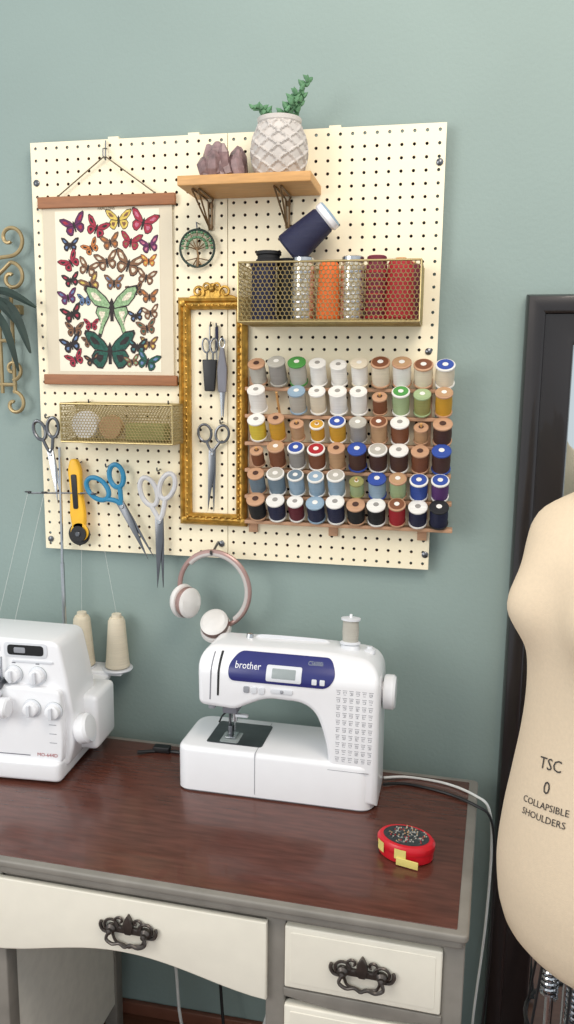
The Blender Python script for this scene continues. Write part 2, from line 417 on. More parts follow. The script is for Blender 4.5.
b.lathe(prof,'pot',M,seg=144,fn=pf); b.cyl(.041,.10,.108,'soil',M,32)
def sprig(p0,p1,n,bend,sz):
    P0=Vector(p0);P1=Vector(p1); mid=(P0+P1)/2+Vector(bend)
    pts=smooth([P0,mid,P1],10); b.tube(pts,.0024,'leaf',M,seg=6)
    for i in range(n):
        q=pts[min(len(pts)-1,int((i+1)/(n)*(len(pts)-1)))]
        a=i*2.4; s=sz*(1-.3*i/n)
        d=Vector((math.cos(a),math.sin(a)*.8,.8)).normalized()
        R=d.to_track_quat('Z','Y').to_matrix().to_4x4()
        b.lathe([(1e-5,0),(s*.3,s*.35),(s*.26,s*.7),(1e-5,s*1.15)],'leaf',M@T(q)@R,seg=8)
sprig((.008,0,.11),(.064,-.01,.190),26,(-.006,0,.004),.022)
sprig((.02,.01,.11),(.050,0,.165),16,(.002,0,.006),.02)
sprig((-.01,0,.11),(-.055,-.01,.140),14,(.0,0,.012),.02)
sprig((-.02,0.01,.11),(-.035,0,.132),10,(.0,0,.005),.018)
sprig((.0,-.01,.11),(.034,-.02,.145),14,(0,0,.006),.02)
b.done()
b=B('crystal_cluster')
for i in range(24):
    x=-.498+.074*random.random(); yy=-.115+.055*random.random(); h=.036+.046*random.random()*max(.2,(1.15-abs(x+.452)/.05)); r=.012+.010*random.random()
    tx,ty=random.uniform(-.5,.5),random.uniform(-.3,.3)
    M=T((x,yy,2.038))@RX(ty)@RY(tx)@RZ(random.random()*3)
    b.lathe([(r*.8,0),(r,h*.3),(r*.9,h*.75),(r*.25,h)],'crystal',M,seg=6)
b.sphere(.03,'crystal',T((-.463,-.09,2.052)),sx=1.35,sz=.6,seg=10); b.done(ang=10)

# ---------------------------------------------------------------- wire baskets
def hexgrid(b,w,h,c,k,M,r):
    s=c; W=math.sqrt(3)*s; H=1.5*s
    def addseg(p,q):
        p=Vector(p);q=Vector(q)
        def inside(a): return -1e-6<=a.x<=w+1e-6 and -1e-6<=a.y<=h+1e-6
        if not inside(p) and not inside(q): return
        p=Vector((min(max(p.x,0),w),min(max(p.y,0),h)));q=Vector((min(max(q.x,0),w),min(max(q.y,0),h)))
        if (q-p).length<1e-4: return
        d=(q-p).normalized(); n=Vector((-d.y,d.x))*r
        vs=[(p.x+n.x,p.y+n.y,0),(p.x,p.y,r),(p.x-n.x,p.y-n.y,0),(p.x,p.y,-r),(q.x+n.x,q.y+n.y,0),(q.x,q.y,r),(q.x-n.x,q.y-n.y,0),(q.x,q.y,-r)]
        b.add(vs,[(0,1,5,4),(1,2,6,5),(2,3,7,6),(3,0,4,7)],k,M)
    rows=int(h/H)+2; cols=int(w/W)+2
    for j in range(rows):
        for i in range(-1,cols):
            cx=i*W+(W/2 if j%2 else 0); cy=j*H
            P=[(cx+s*math.cos(math.radians(60*t+30)),cy+s*math.sin(math.radians(60*t+30))) for t in range(6)]
            addseg(P[0],P[1]); addseg(P[1],P[2]); addseg(P[5],P[0])
def basket(b,x0,x1,y0,y1,z0,z1,c,k,r,rim):
    hexgrid(b,x1-x0,z1-z0,c,k,wallM(x0,y1,z0),r)
    hexgrid(b,x1-x0,z1-z0,c,k,wallM(x0,y0,z0),r)
    D=abs(y1-y0)
    for x in (x0,x1): hexgrid(b,D,z1-z0,c,k,Matrix(((0,0,1,x),(1,0,0,y1),(0,1,0,z0),(0,0,0,1))),r)
    hexgrid(b,x1-x0,D,c,k,Matrix(((1,0,0,x0),(0,1,0,y1),(0,0,1,z0),(0,0,0,1))),r)
    for z in (z0,z1): b.tube([(x0,y0,z),(x1,y0,z),(x1,y1,z),(x0,y1,z)],rim,k,seg=8,closed=True)
    for x in (x0,x1):
        for yy in (y0,y1): b.tube([(x,yy,z0),(x,yy,z1)],rim*.8,k,seg=6)
b=B('wire_basket'); basket(b,-.419,-.061,-.031,-.15,1.752,1.866,.0052,'brass',.00085,.0022)
for x in (-.36,-.12): hook(b,x,1.868,l=.008)
b.done()
b=B('sewing_supplies')
def jar(x,k,yy=-.10,r=.024,h=.122,cap='steel'):
    b.lathe([(r-.002,0),(r,.003),(r,h*.86),(r*.85,h*.9),(r*.85,h*.91),(r*.92,h*.92),(r*.92,h),(r*.8,h+.002)],k,T((x,yy,1.757)),28,ks=[k]*4+[cap]*3)
    for i in range(7):
        b.lathe([(r*1.005,.004+i*.0145),(r*1.02,.006+i*.0145),(r*1.005,.008+i*.0145)],'steel' if k=='glass_jar' else 'th_red',T((x,yy,1.757)),28)
jar(-.297,'glass_jar'); jar(-.197,'glass_jar'); jar(-.150,'th_burg',r=.021,cap='th_burg'); 
def cone(x,yy,z,k,r=.024,h=.125,tip='wood_light',M=None):
    M=M if M is not None else T((x,yy,z))
    b.lathe([(r*.9,0),(r*1.02,.004),(r,h*.2),(r*.82,h*.9),(r*.7,h*.94),(r*.4,h*.94),(r*.35,h*.98)],k,M,24,ks=[k]*5+[tip])
cone(-.245,-.10,1.757,'thread_orange',.024,.120); cone(-.103,-.10,1.757,'th_red',.030,.122); cone(-.085,-.06,1.757,'th_burg',.024,.12)
def spl(x,yy,z,r,h,k):
    b.lathe([(r,0),(r,.006),(r*.88,.008),(r*.88,h-.008),(r,h-.006),(r,h),(r*.35,h+.001),(r*.3,h-.004)],k,T((x,yy,z)),28)
spl(-.380,-.095,1.757,.028,.115,'th_navy'); spl(-.372,-.085,1.873,.026,.022,'th_blk'); spl(-.335,-.065,1.757,.026,.125,'th_blk')
cone(0,0,0,'th_navy',.034,.10,'white_plastic',M=T((-.330,-.09,1.895))@RY(math.radians(50)))
b.lathe([(.024,.0),(.030,.006),(.030,.016),(.026,.020),(.008,.021)],'white_plastic',T((-.260,-.09,1.953))@RY(math.radians(50)),24,ks=['white_plastic']*2+['th_lblue']*2)
b.box(-.40,-.09,-.13,-.05,1.754,1.757,'brass'); b.done()
b=B('brass_mesh_basket'); basket(b,-.831,-.574,-.031,-.11,1.499,1.582,.0040,'brass',.00085,.0022); 
for x in (-.80,-.61): hook(b,x,1.584,l=.008)
b.done()
b=B('sewing_notions'); 
for x,r,k in ((-.79,.03,'cup_white'),(-.73,.026,'th_tan')): b.lathe([(r*.3,0),(r,0),(r,.02),(r*.3,.02)],k,wallM(x,-.06,1.505+r),24)
b.box(-.69,-.60,-.09,-.05,1.503,1.540,'th_olive',bev=.004); b.done()

# ---------------------------------------------------------------- thread rack
b=B('thread_rack'); zs=[1.653,1.595,1.536,1.478,1.420,1.364]
sp=B('thread_spools')
rows=[
[('silver','wood_pink'),('grey','silver'),('silver','green'),('wht','wht'),('wht','wht'),('wht','cream'),('cream','th_brown'),('wht','th_tan'),('cream','th_brown'),('cream','blue')],
[('wht','wht'),None,('silver','lblue'),('cream','wht'),('wht','wht'),('wht','wht'),('brown','wood_pink'),('lgreen','th_green'),('olive','lgreen'),('gold','th_tan')],
[('yellow','wht'),('gold','wood_pink'),('tan','wood_pink'),('gold','gold'),('gold','blue'),('grey','silver'),('tan','brown'),('brown','wht'),('tan','wood_pink'),('dbrown','wood_pink')],
[('brown','wood_pink'),('brown','tan'),('grey','blue'),('brown','red'),('tan','wood_pink'),('dbrown','blue'),('dbrown','silver'),('dbrown','wht'),('brown','wood_pink'),('dbrown','blue')],
[('bgrey','wood_pink'),('bgrey','silver'),('lblue','bgrey'),('lblue','lblue'),('lblue','silver'),('lgreen','olive'),('lblue','blue'),('lgreen','tan'),('blue','blue'),('purple','blue')],
[('blk','wood_pink'),('navy','wht'),('maroon','wht'),('navy','lblue'),('navy','wht'),('blk','wood_pink'),('blk','wht'),('red','brown'),('navy','wht'),('navy','blk')]]
tilt=math.radians(38)
for j,z in enumerate(zs):
    zr=z-.028; ext=.02*(j/5)
    b.box(-.428,.0+ext,-.060,-.030,zr-.010,zr-.002,'wood_pink',M=None,bev=.0015)
    for i in range(10):
        x=-.397+.0431*i; 
        MP=T((x,-.045,zr-.003))@RX(tilt)
        b.cyl(.0026,0,.062,'wood_light',MP,8)
        q=rows[j][i]
        if q is None: continue
        th='th_'+q[0]; cp=q[1] if q[1].startswith('th_') or q[1].startswith('wood') else 'th_'+q[1]
        r=.0178+.0018*random.random(); h=.048+.007*random.random()
        if q[0]in('navy','blk','dbrown') or (j==0 and i>5): r=.0200
        if q[0] in('yellow','olive','lgreen','tan','brown','gold') and random.random()<.5: r*=.82; h*=.75
        body='wood_pink' if cp in('wood_pink','th_brown','th_tan') else ('th_wht' if random.random()<.7 else cp)
        MS=MP@T((0,0,.013+r*.1))
        prof=[(r*.9,0),(r,.001),(r,.004),(r*.90,.0045),(r*.95,h*.5),(r*.90,h-.0045),(r,h-.004),(r,h-.001),(r*.93,h),(r*.55,h+.0003),(r*.45,h+.0002),(.0032,h)]
        sp.lathe(prof,th,MS,22,ks=[body,body,body,th,th,body,body,body,body,cp,cp])
        if cp!='wood_pink': sp.lathe([(r*.84,h+.0006),(r*.3,h+.0008)],cp,MS,22); sp.lathe([(r*.3,h+.0010),(.003,h+.0011)],'th_wht' if cp!='th_wht' else 'th_grey',MS,16)
        else: sp.lathe([(r*.35,h+.0008),(.003,h+.001)],'th_dbrown',MS,14)
for x in (-.043,-.235,-.415): b.box(x-.010,x+.010,-.032,-.0255,1.302,1.645,'wood_pink',bev=.001)
b.done(); sp.done()

# ---------------------------------------------------------------- headphones
b=B('headphones'); M=wallM(-.495,-.062,1.174)@Matrix.Scale(1.05,4)
band=[]
for i in range(41):
    a=math.radians(195-(300)*i/40); band.append((.078*math.cos(a),.083*math.sin(a),.012*math.sin(i/40*pi)))
b.tube(band,[.0035]+[.0055]*39+[.0035],'rose',M,seg=10)
b.tube([(p[0]*.95,p[1]*.95,p[2]) for p in band[8:34]],.006,'cup_pad',M,seg=10)
for Mc in (M@T((-.060,-.030,.012))@RY(1.0)@RZ(.2), M@T((.004,-.076,.014))@RX(-.9)@RZ(.2)):
    b.lathe([(.008,.019),(.010,.018),(.024,.017),(.030,.012),(.031,.003),(.029,-.002)],'rose',Mc,28,sy=1.12,ks=['cup_white','cup_white','cup_white','rose','rose'])
    b.lathe([(.026,-.002),(.032,-.004),(.034,-.012),(.030,-.020),(.018,-.022),(.012,-.014)],'cup_white',Mc,28,sy=1.12,ks=['cup_white']*3+['cup_pad']*2)
b.tube(smooth([(.078*math.cos(math.radians(-105)),.083*math.sin(math.radians(-105)),.01),(.0,-.085,.012)],3),.005,'rose',M)
b.tube(smooth([(-.498,-.0005,1.276),(-.498,-.03,1.272),(-.498,-.075,1.257),(-.498,-.082,1.265)],5),.003,'steel_dark',seg=8)
b.done()

# ---------------------------------------------------------------- wrought iron decor
b=B('scroll_wall_decor'); y=-.022; k='iron_gold'
b.tube(spiral(-.985,1.945,.038,.006,-pi*.5,pi*1.6,36,y),.0045,k)
b.tube(spiral(-.985,1.86,.034,.006,pi*.5,-pi*1.6,36,y),.0045,k)
b.tube(smooth([(-.985,y,1.907),(-1.03,y,1.90),(-1.05,y,1.88),(-1.03,y,1.86),(-.985,y,1.894)],6),.0045,k)
for x in (-.988,-1.02,-1.06): b.tube([(x,y,1.60),(x,y,1.84)],.0045,k)
for z in (1.83,1.72,1.62): b.tube([(-1.10,y,z),(-.985,y,z)],.0045,k)
b.tube(spiral(-.992,1.575,.03,.005,pi*.5,-pi*1.5,32,y),.0045,k); b.tube(spiral(-.992,1.655,.025,.005,-pi*.5,pi*1.5,32,y),.0045,k)
b.tube(spiral(-1.07,1.59,.03,.005,pi*.5,pi*2.4,32,y),.0045,k); b.tube(spiral(-1.07,1.945,.036,.006,-pi*.5,-pi*2.5,36,y),.0045,k)
b.box(-1.0,-.97,-.02,-.0005,1.78,1.80,k); b.done()
b=B('hanging_vine')
def leafblade(p0,p1,p2,w):
    pts=smooth([p0,p1,p2],10); N=len(pts)
    vs=[];
    for i,p in enumerate(pts):
        ww=w*math.sin(pi*(i+.3)/(N))+.001; d=(pts[min(i+1,N-1)]-pts[max(i-1,0)]); n=Vector((-d.z,0,d.x)).normalized()
        vs+=[p+n*ww,p+Vector((0,-.004,0)),p-n*ww]
    fs=[]
    for i in range(N-1): fs+=[(i*3,i*3+1,i*3+4,i*3+3),(i*3+1,i*3+2,i*3+5,i*3+4)]
    b.add(vs,fs,'leaf_dark')
leafblade((-1.05,-.03,1.83),(-.975,-.06,1.825),(-.905,-.06,1.79),.008)
leafblade((-1.05,-.03,1.82),(-.965,-.06,1.785),(-.918,-.07,1.69),.011)
leafblade((-1.05,-.03,1.81),(-.985,-.06,1.75),(-.955,-.06,1.65),.009)
leafblade((-1.06,-.03,1.82),(-.99,-.06,1.795),(-.945,-.05,1.74),.008)
b.tube(smooth([(-1.1,-.03,1.90),(-1.07,-.03,1.86),(-1.05,-.03,1.81)],4),.004,'leaf_dark'); b.done()

# ---------------------------------------------------------------- desk
DL=(.068,-.585,0); DR=math.radians(-1.8)
b=B('sewing_desk'); W=1.19; D=.508; H=.79
b.slab(rp([(-W,0),(0,0),(.016,D),(-W,D)],.012),H-.014,H,.004,'desk_gray'); b.slab(rp(rect(-W+.006,.006,-.006,D-.004),.01),H-.028,H-.014,.003,'desk_gray')
b.slab(rp([(-W+.016,.014),(-.018,.014),(-.003,D-.016),(-W+.016,D-.016)],.003),H-.002,H+.001,.0006,'desk_top')
b.box(-W+.012,-.012,.014,D-.008,H-.034,H-.028,'desk_gray')
yf=.02
def ped(x0,x1):
    for x in (x0,x1-.034):
        for yy in (yf,D-.045):
            b.box(x,x+.034,yy,yy+.034,0,H-.03,'desk_gray',bev=.003)
    b.box(x0+.008,x0+.014,yf+.03,D-.03,.10,H-.03,'cream_panel'); b.box(x1-.014,x1-.006,yf+.03,D-.03,.10,H-.03,'cream_panel')
    b.box(x0+.02,x1-.02,D-.025,D-.018,.10,H-.03,'desk_gray')
    b.box(x0+.03,x1-.03,yf+.006,yf+.03,H-.046,H-.03,'desk_gray')
    b.box(x0+.03,x1-.03,yf+.004,yf+.03,.08,.115,'desk_gray')
    b.box(x0+.01,x1-.01,yf+.01,D-.02,.095,.105,'desk_gray')
    cx=(x0+x1)/2; w=(x1-x0)/2-.034
    def drawer(z0,z1):
        b.slab(rp(rect(cx-w,z0,cx+w,z1),.004),0,.018,.003,'desk_cream',wallM(0,yf+.012,0))
        b.slab(rp(rect(cx-w+.010,z0+.010,cx+w-.010,z1-.010),.004),.017,.0188,.001,'desk_cream',wallM(0,yf+.012,0))
    drawer(.632,.746)
    pts=[(cx-w-.002,.628)]+[(cx-w-.002+(2*w+.004)*i/12,.613-.012*math.sin(pi*i/12)) for i in range(13)]+[(cx+w+.002,.628)]
    b.slab(pts,0,.020,.002,'desk_gray',wallM(0,yf+.016,0))
    drawer(.44,.598); b.box(x0+.03,x1-.03,yf+.006,yf+.03,.42,.437,'desk_gray'); drawer(.27,.415); b.box(x0+.03,x1-.03,yf+.006,yf+.03,.25,.267,'desk_gray'); drawer(.12,.247)
    b.box(x0+.034,x1-.034,yf+.03,yf+.036,.1,H-.03,'desk_gray')
    return cx
c1=ped(-.330,-.004); c2=ped(-W+.004,-W+.365)
kx0=-W+.365; kx1=-.330
def arch(x0,x1,top,e,c,n=20): 
    return [(x0,top)]+[(x0+(x1-x0)*i/n,e+(c-e)*(.5-.5*math.cos(2*pi*i/n))**.8) for i in range(n+1)]+[(x1,top)]
b.slab(arch(kx0,kx1,H-.03,.594,.634),0,.016,.002,'desk_gray',wallM(0,yf+.022,0))
b.slab(arch(kx0-.02,kx1+.004,.749,.604,.644),.010,.022,.003,'desk_cream',wallM(0,yf+.010,0))
b.box(kx0,kx1,yf+.02,D-.03,.66,.672,'desk_gray'); b.box(kx0,kx1,D-.03,D-.02,.60,H-.03,'desk_gray')
def pull(cx,cz,dy=.0035):
    y=yf-.014+dy
    M=wallM(cx,y,cz)
    for sg in (1,-1):
        b.tube([(sg*x,zz,0) for x,_,zz in spiral(.034,.006,.016,.003,pi*1.05,-pi*1.4,26)],.0026,'pewter',M,seg=6)
        b.tube([(sg*x,zz,0) for x,_,zz in spiral(.016,.018,.012,.002,-pi*.6,pi*1.4,26)],.0024,'pewter',M,seg=6)
        b.tube(smooth([(sg*.030,-.006,0),(sg*.046,-.004,.001),(sg*.052,.006,.001),(sg*.050,.014,0)],5),[.0033]*15+[.0015],'pewter',M,seg=6)
        b.tube(smooth([(sg*.030,-.008,0),(sg*.024,-.022,0),(sg*.010,-.026,0),(0,-.030,0)],5),.0026,'pewter',M,seg=6)
        b.lathe([(.009,-.004),(.009,.003),(.005,.007),(.005,.012),(1e-5,.014)],'pewter',M@T((sg*.032,.002,0)),16)
    b.slab(rp([(-.006,-.004),(.006,-.004),(.010,.014),(.005,.026),(0,.034),(-.005,.026),(-.010,.014)],.003),-.004,.004,.001,'pewter',M)
    b.slab(rp([(-.04,-.004),(.04,-.004),(.03,.008),(-.03,.008)],.004),-.0045,.001,.0005,'pewter',M)
    b.tube(smooth([(-.032,.002,.011),(-.036,-.010,.013),(-.024,-.016,.015),(-.010,-.012,.016),(0,-.017,.016),(.010,-.012,.016),(.024,-.016,.015),(.036,-.010,.013),(.032,.002,.011)],5),.0030,'pewter',M,seg=8)
pull(c1+.002,.683); pull((kx0+kx1)/2+.005,.690,-.002); pull(c2,.683)
for cc in (c1,c2):
    for z in (.52,.345,.185): pull(cc,z)
b.done(DL,DR)

# ---------------------------------------------------------------- sewing machine
b=B('sewing_machine')
kx='white_plastic'
Mf=Matrix(((1,0,0,0),(0,0,-1,0),(0,1,0,0),(0,0,0,1)))
Mp=Mf@T((0,0,-.0053))   # seats the panel details on the arm's front face
base=rp([(0,0,.03),(.412,0,.035),(.412,.165,.03),(0,.165,.04)],.02,8)
b.slab(base,.004,.098,.010,kx,T((0,0,0)),both=False)
b.slab(offs(base,.004),0,.004,0,'grey_plastic')
body=rp([(.418,.012,0),(.416,.302,.045),(.30,.310,.05),(.045,.307,.035),(.047,.190,.014),(.125,.185,.022),(.15,.198,.02),(.19,.216,.03),(.285,.214,.065),(.316,.13,.05),(.322,.012,0)],.02,8)
b.slab(body,-.135,-.003,.012,kx,Mf,n=5)
b.box(.168,.1692,-.0006,.02,.01,.096,'grey_plastic')
b.box(.168,.1692,.0,.15,.0975,.0984,'grey_plastic')
b.slab(rp(rect(.055,.03,.175,.135),.008),.0975,.0992,.0006,'steel_dark'); b.slab(rp(rect(.082,.035,.122,.085),.006),.099,.0999,.0003,'lcd')
for i in range(5): b.box(.090+.005*i,.092+.005*i,.055,.085,.0998,.1008,'black')
b.cyl(.0035,.14,.20,'steel',T((.108,.065,0)),12); b.cyl(.006,.135,.155,'steel',T((.108,.065,0)),12,bev=.001); b.cyl(.0009,.1,.14,'steel',T((.108,.065,0)),8)
b.cyl(.003,.11,.20,'steel_dark',T((.096,.07,0)),12); b.box(.091,.113,.05,.08,.101,.104,'steel',bev=.001); b.box(.094,.104,.06,.075,.104,.125,'steel_dark',bev=.002)
b.tube(smooth([(.10,.065,.16),(.085,.055,.15),(.078,.05,.135)],4),.002,'black'); b.box(.06,.075,.03,.09,.172,.195,'grey_plastic',bev=.003)
b.box(.086,.118,.045,.085,.158,.172,'label_grey',bev=.003)
b.box(.112,.140,.05,.06,.150,.156,'white_shade',bev=.002)
b.slab(rp([(.114,.250,.012),(.314,.250,.02),(.331,.276,.018),(.318,.303,.012),(.128,.303,.012),(.110,.280,.015)],.01,6),.0020,.0042,.001,'navy_panel',Mp)
b.slab(rp(rect(.190,.256,.262,.286),.004),.004,.0055,.0005,'white_shade',Mp); b.slab(rp(rect(.202,.263,.250,.281),.002),.0052,.006,.0002,'lcd',Mp)
for x in (.288,.304): b.slab(rp(rect(x-.005,.257,x+.005,.268),.002),.004,.006,.0005,'white_shade',Mp)
b.text('brother',.017,'white_plastic',Mp@T((.151,.281,.0046))); b.text('CS6000i',.009,'lcd',Mp@T((.287,.293,.0046)))
for i,x in enumerate((.150,.166,.182)): b.slab(rp(rect(x-.006,.227,x+.006,.241),.004),.0022,.0050,.001,'white_shade' if i else 'grey_plastic',Mp)
b.slab(rp(rect(.20,.231,.245,.241),.004),.0022,.0048,.001,'white_shade',Mp); b.sphere(.004,'grey_plastic',Mp@T((.223,.236,.004)),seg=10)
b.slab(rp([(.072,.205),(.0745,.205),(.078,.298),(.0755,.298)],.0005),.0022,.0028,0,'label_grey',Mp); b.slab(rp([(.088,.215),(.092,.215),(.095,.300),(.090,.300)],.001),.0022,.0030,0,'black',Mp)
# printed stitch chart on the column
for c in range(6):
    x=.332+c*.0128
    for r in range(10):
        z=.250-r*.0155; q=(.0022,.0026,0,'label_grey',Mp)
        b.slab(rect(x,z,x+.0090,z+.0008),*q)
        for dx in (.0015,.004,.0065):
            h=.002+.004*random.random(); b.slab(rect(x+dx,z-.002-h,x+dx+.0010,z-.002),*q)
        b.slab(rect(x+.0015,z-.0085,x+.0070,z-.0078),*q)
b.slab(rect(.318,.083,.4,.0837),-.001,.0003,0,'label_grey',Mf)
Mw=T((.412,.07,.230))@RY(pi/2)
b.lathe([(.020,-.002),(.020,.006),(.033,.008),(.035,.012),(.035,.026),(.031,.031),(.012,.032),(1e-5,.032)],kx,Mw,36)
b.lathe([(.020,0),(.022,.002),(.018,.012),(.008,.014)],'white_shade',T((.345,.075,.302)),24)
b.cyl(.003,.30,.378,kx,T((.345,.075,0)),10)
b.lathe([(.021,.316),(.021,.319),(.016,.321),(.017,.341),(.016,.364),(.020,.366),(.020,.370),(.005,.371)],'th_silver',T((.345,.075,0)),24,ks=['white_shade']*2+['th_silver']*3+['white_shade']*2)
b.lathe([(.012,0),(.012,.006),(.006,.008),(.006,.012)],'white_shade',T((.385,.08,.300)),20); b.lathe([(.008,0),(.008,.01),(.003,.012)],'steel',T((.13,.09,.306)),16)
b.tube(smooth([(.14,.10,.300),(.145,.10,.308),(.17,.10,.311),(.27,.10,.311),(.295,.10,.308),(.30,.10,.300)],6),.004,'white_shade',seg=8)
def slope(bm):
    # subdivide along the shoulder of the arm, then lean the upper front backwards
    for z in [.258+.006*i for i in range(9)]:
        bmesh.ops.bisect_plane(bm,geom=bm.verts[:]+bm.edges[:]+bm.faces[:],plane_co=(0,0,z),plane_no=(0,0,1),dist=1e-7)
    for v in bm.verts:
        if v.co.z>.255 and v.co.x<.4175:
            t=min(max(v.co.z,.258),.310)-.258
            v.co.y+=17.0*t*t*(1-min(max(v.co.y,0),.135)/.135)
b.done((-.522,-.257,.791),DR*.6,pre=slope)

# ---------------------------------------------------------------- serger
b=B('overlock_serger')
b.slab(rp(rect(-.36,0,-.02,.24),.015),.006,.05,.008,kx,T((0,0,0)))
for x in (-.33,-.05):
    for yy in (.03,.21): b.cyl(.012,0,.008,'black',T((x,yy,0)),12)
lower=rp([(-.36,.03,0),(-.015,.03,.01),(.005,.10,.03),(-.010,.215,.02),(-.028,.304,.02),(-.36,.312,.012)],.01,6)
b.slab(lower,-.16,-.03,.008,kx,Mf)
cover=rp([(-.36,.045,0),(-.02,.045,.012),(-.016,.10,.02),(-.020,.205,.015),(-.10,.210,.012),(-.36,.21,0)],.01,6)
b.slab(cover,-.035,-.012,.006,kx,Mf)
b.box(-.03,.028,.09,.20,.04,.165,kx,bev=.012)
b.lathe([(.012,0),(.030,.002),(.032,.006),(.032,.022),(.027,.028),(.01,.030)],kx,T((.0,.055,.105))@RY(pi/2*.85),32)
b.lathe([(.02,0),(.020,.002)],'white_shade',T((.0285,.055,.100))@RY(pi/2*.85),24)
b.slab(rp(rect(-.148,.268,-.052,.300),.010),-.0305,-.0285,.0005,'white_shade',Mf); b.slab(rp(rect(-.140,.273,-.060,.295),.008),-.029,-.0275,.0005,'dark',Mf)
b.slab(rp(rect(-.125,.278,-.10,.290),.003),-.0276,-.0265,.0005,'grey_plastic',Mf)
b.slab(rp(rect(-.13,.257,-.04,.262),.002),-.031,-.0275,.001,'white_shade',Mf)
for x,z,yy in ((-.128,.230,-.030),(-.075,.230,-.030),(-.30,.235,-.030),(-.082,.165,-.012),(-.034,.162,-.012),(-.175,.230,-.03)):
    Md=Mf@T((x,z,yy)); b.lathe([(.020,0),(.020,.002),(.016,.003),(.015,.014),(.012,.016),(1e-5,.016)],kx,Md,24,ks=['lcd','white_shade',kx,kx,kx]); b.slab(rp(rect(-.0035,-.013,.0035,.013),.002),.015,.022,.001,'white_shade',Md)
b.cyl(.022,0,.06,kx,T((-.125,-.004,.168))@RY(-pi/2),24,bev=.004)
b.box(-.20,-.145,-.012,.03,.190,.203,'white_shade',bev=.003)
b.tube([(-.165,.02,.26),(-.165,.015,.20)],.003,'steel'); b.tube([(-.15,.02,.27),(-.15,.018,.21)],.002,'steel'); b.box(-.18,-.145,.0,.03,.205,.222,'steel_dark',bev=.002)
for z in (.090,.11,.13): b.slab(rect(-.016-.03,z,-.03,z+.001),-.0125,-.0115,0,'label_grey',Mf)
for x in (-.128,-.075,-.175): b.slab(rect(x-.004,.254,x+.004,.256),-.0305,-.0293,0,'label_grey',Mf)
b.text('JUKI',.022,'navy_panel',Mf@T((-.176,.286,-.0294)))
b.text('MO-644D',.011,'th_red',Mf@T((-.052,.062,-.0115))); b.box(-.33,-.09,.0115,.013,.058,.060,'label_grey')
b.box(-.30,.03,.235,.30,.155,.165,kx,bev=.004); b.box(-.2,-.1,.14,.25,.04,.158,kx,bev=.004)
b.box(-.06,.0,.18,.25,.145,.158,kx,bev=.003)
for x in (.012,-.078): b.lathe([(.034,0),(.036,.003),(.034,.006)],'white_shade',T((x,.262,.163)),28)
def scone(x): b.lathe([(.026,.170),(.029,.173),(.027,.19),(.020,.283),(.016,.291),(.012,.291),(.011,.300),(.004,.300)],'th_cream',T((x,.262,0)),24)
scone(.012); scone(-.074)
b.tube([(-.112,.250,.16),(-.112,.250,.42)],.0050,'steel'); b.tube([(-.112,.250,.42),(-.109,.250,.69)],.0034,'steel')
b.tube([(-.19,.25,.582),(-.03,.25,.587)],.0020,'steel_dark')
for x in (-.15,-.06,-.03,-.19): b.tube([(x+.007*math.cos(a),.25+.007*math.sin(a),.585) for a in [2*pi*i/12 for i in range(12)]],.0012,'steel_dark',closed=True,seg=6)
for x0,x1 in ((-.06,-.074),(-.03,.012)):
    b.tube([(x0,.25,.585),(x1,.262,.300)],.00025,'cord_white',seg=4)
for x0 in (-.15,-.19): b.tube([(x0,.25,.585),(x0-.02,.12,.312)],.00025,'cord_white',seg=4)
b.done((-.742,-.30,.791),math.radians(3))

# ---------------------------------------------------------------- pincushion
b=B('pin_box'); M=T((-.040,-.385,.791))@RZ(-.25)
b.lathe([(.046,0),(.050,.003),(.051,.018),(.051,.020)],'red',M,48,sy=.74); b.lathe([(.052,.019),(.053,.022),(.053,.030),(.049,.035),(.041,.036)],'red',M,48,sy=.74)
b.lathe([(.042,.0362),(.038,.034),(1e-5,.034)],'steel_dark',M,40,sy=.74)
for i in range(80):
    a=random.random()*2*pi; r=.036*math.sqrt(random.random()); x=r*math.cos(a);yy=r*.72*math.sin(a); d=random.random()*pi
    b.tube([(x-.007*math.cos(d),yy-.006*math.sin(d),.035),(x+.007*math.cos(d),yy+.006*math.sin(d),.0365)],.0006,'steel',M,seg=4)
    b.sphere(.0015,random.choice(['th_red','th_silver','th_tan','th_silver']),M@T((x+.007*math.cos(d),yy+.006*math.sin(d),.037)),seg=6)
for a0,a1 in ((-2.6,-2.2),(-1.75,-1.35)):
    pts=[a0+(a1-a0)*i/6 for i in range(7)]
    vs=[]
    for a in pts:
        vs+=[(.0535*math.cos(a),.0535*.74*math.sin(a)-.0006,.012),(.0535*math.cos(a),.0535*.74*math.sin(a)-.0006,.031)]
    b.add(vs,[(2*i,2*i+2,2*i+3,2*i+1) for i in range(6)],'tape_yellow',M)
b.box(-.005,.035,-.0425,-.040,.002,.016,'tape_yellow',M=M,bev=.0006)
b.done()

# ---------------------------------------------------------------- cords
b=B('white_power_cord')
b.tube(smooth([(-.10,-.13,.80),(-.05,-.105,.794),(.03,-.115,.794),(.09,-.15,.793),(.119,-.17,.775),(.128,-.17,.68),(.124,-.17,.5),(.112,-.16,.3),(.11,-.12,.12),(.10,-.08,.01)],10),.0028,'cord_white'); b.done()
b=B('black_power_cord')
b.tube(smooth([(-.10,-.15,.796),(-.05,-.135,.794),(.03,-.155,.794),(.09,-.19,.793),(.121,-.20,.772),(.132,-.20,.68),(.136,-.18,.45),(.130,-.14,.2),(.13,-.08,.01)],10),.003,'black'); b.done()
b=B('serger_power_cord')
b.tube(smooth([(-.66,-.13,.797),(-.62,-.11,.794),(-.57,-.105,.794),(-.53,-.120,.794),(-.50,-.105,.794)],10),.004,'black'); b.box(-.63,-.59,-.115,-.095,.792,.806,'black',bev=.003); b.done()
b=B('floor_cable')
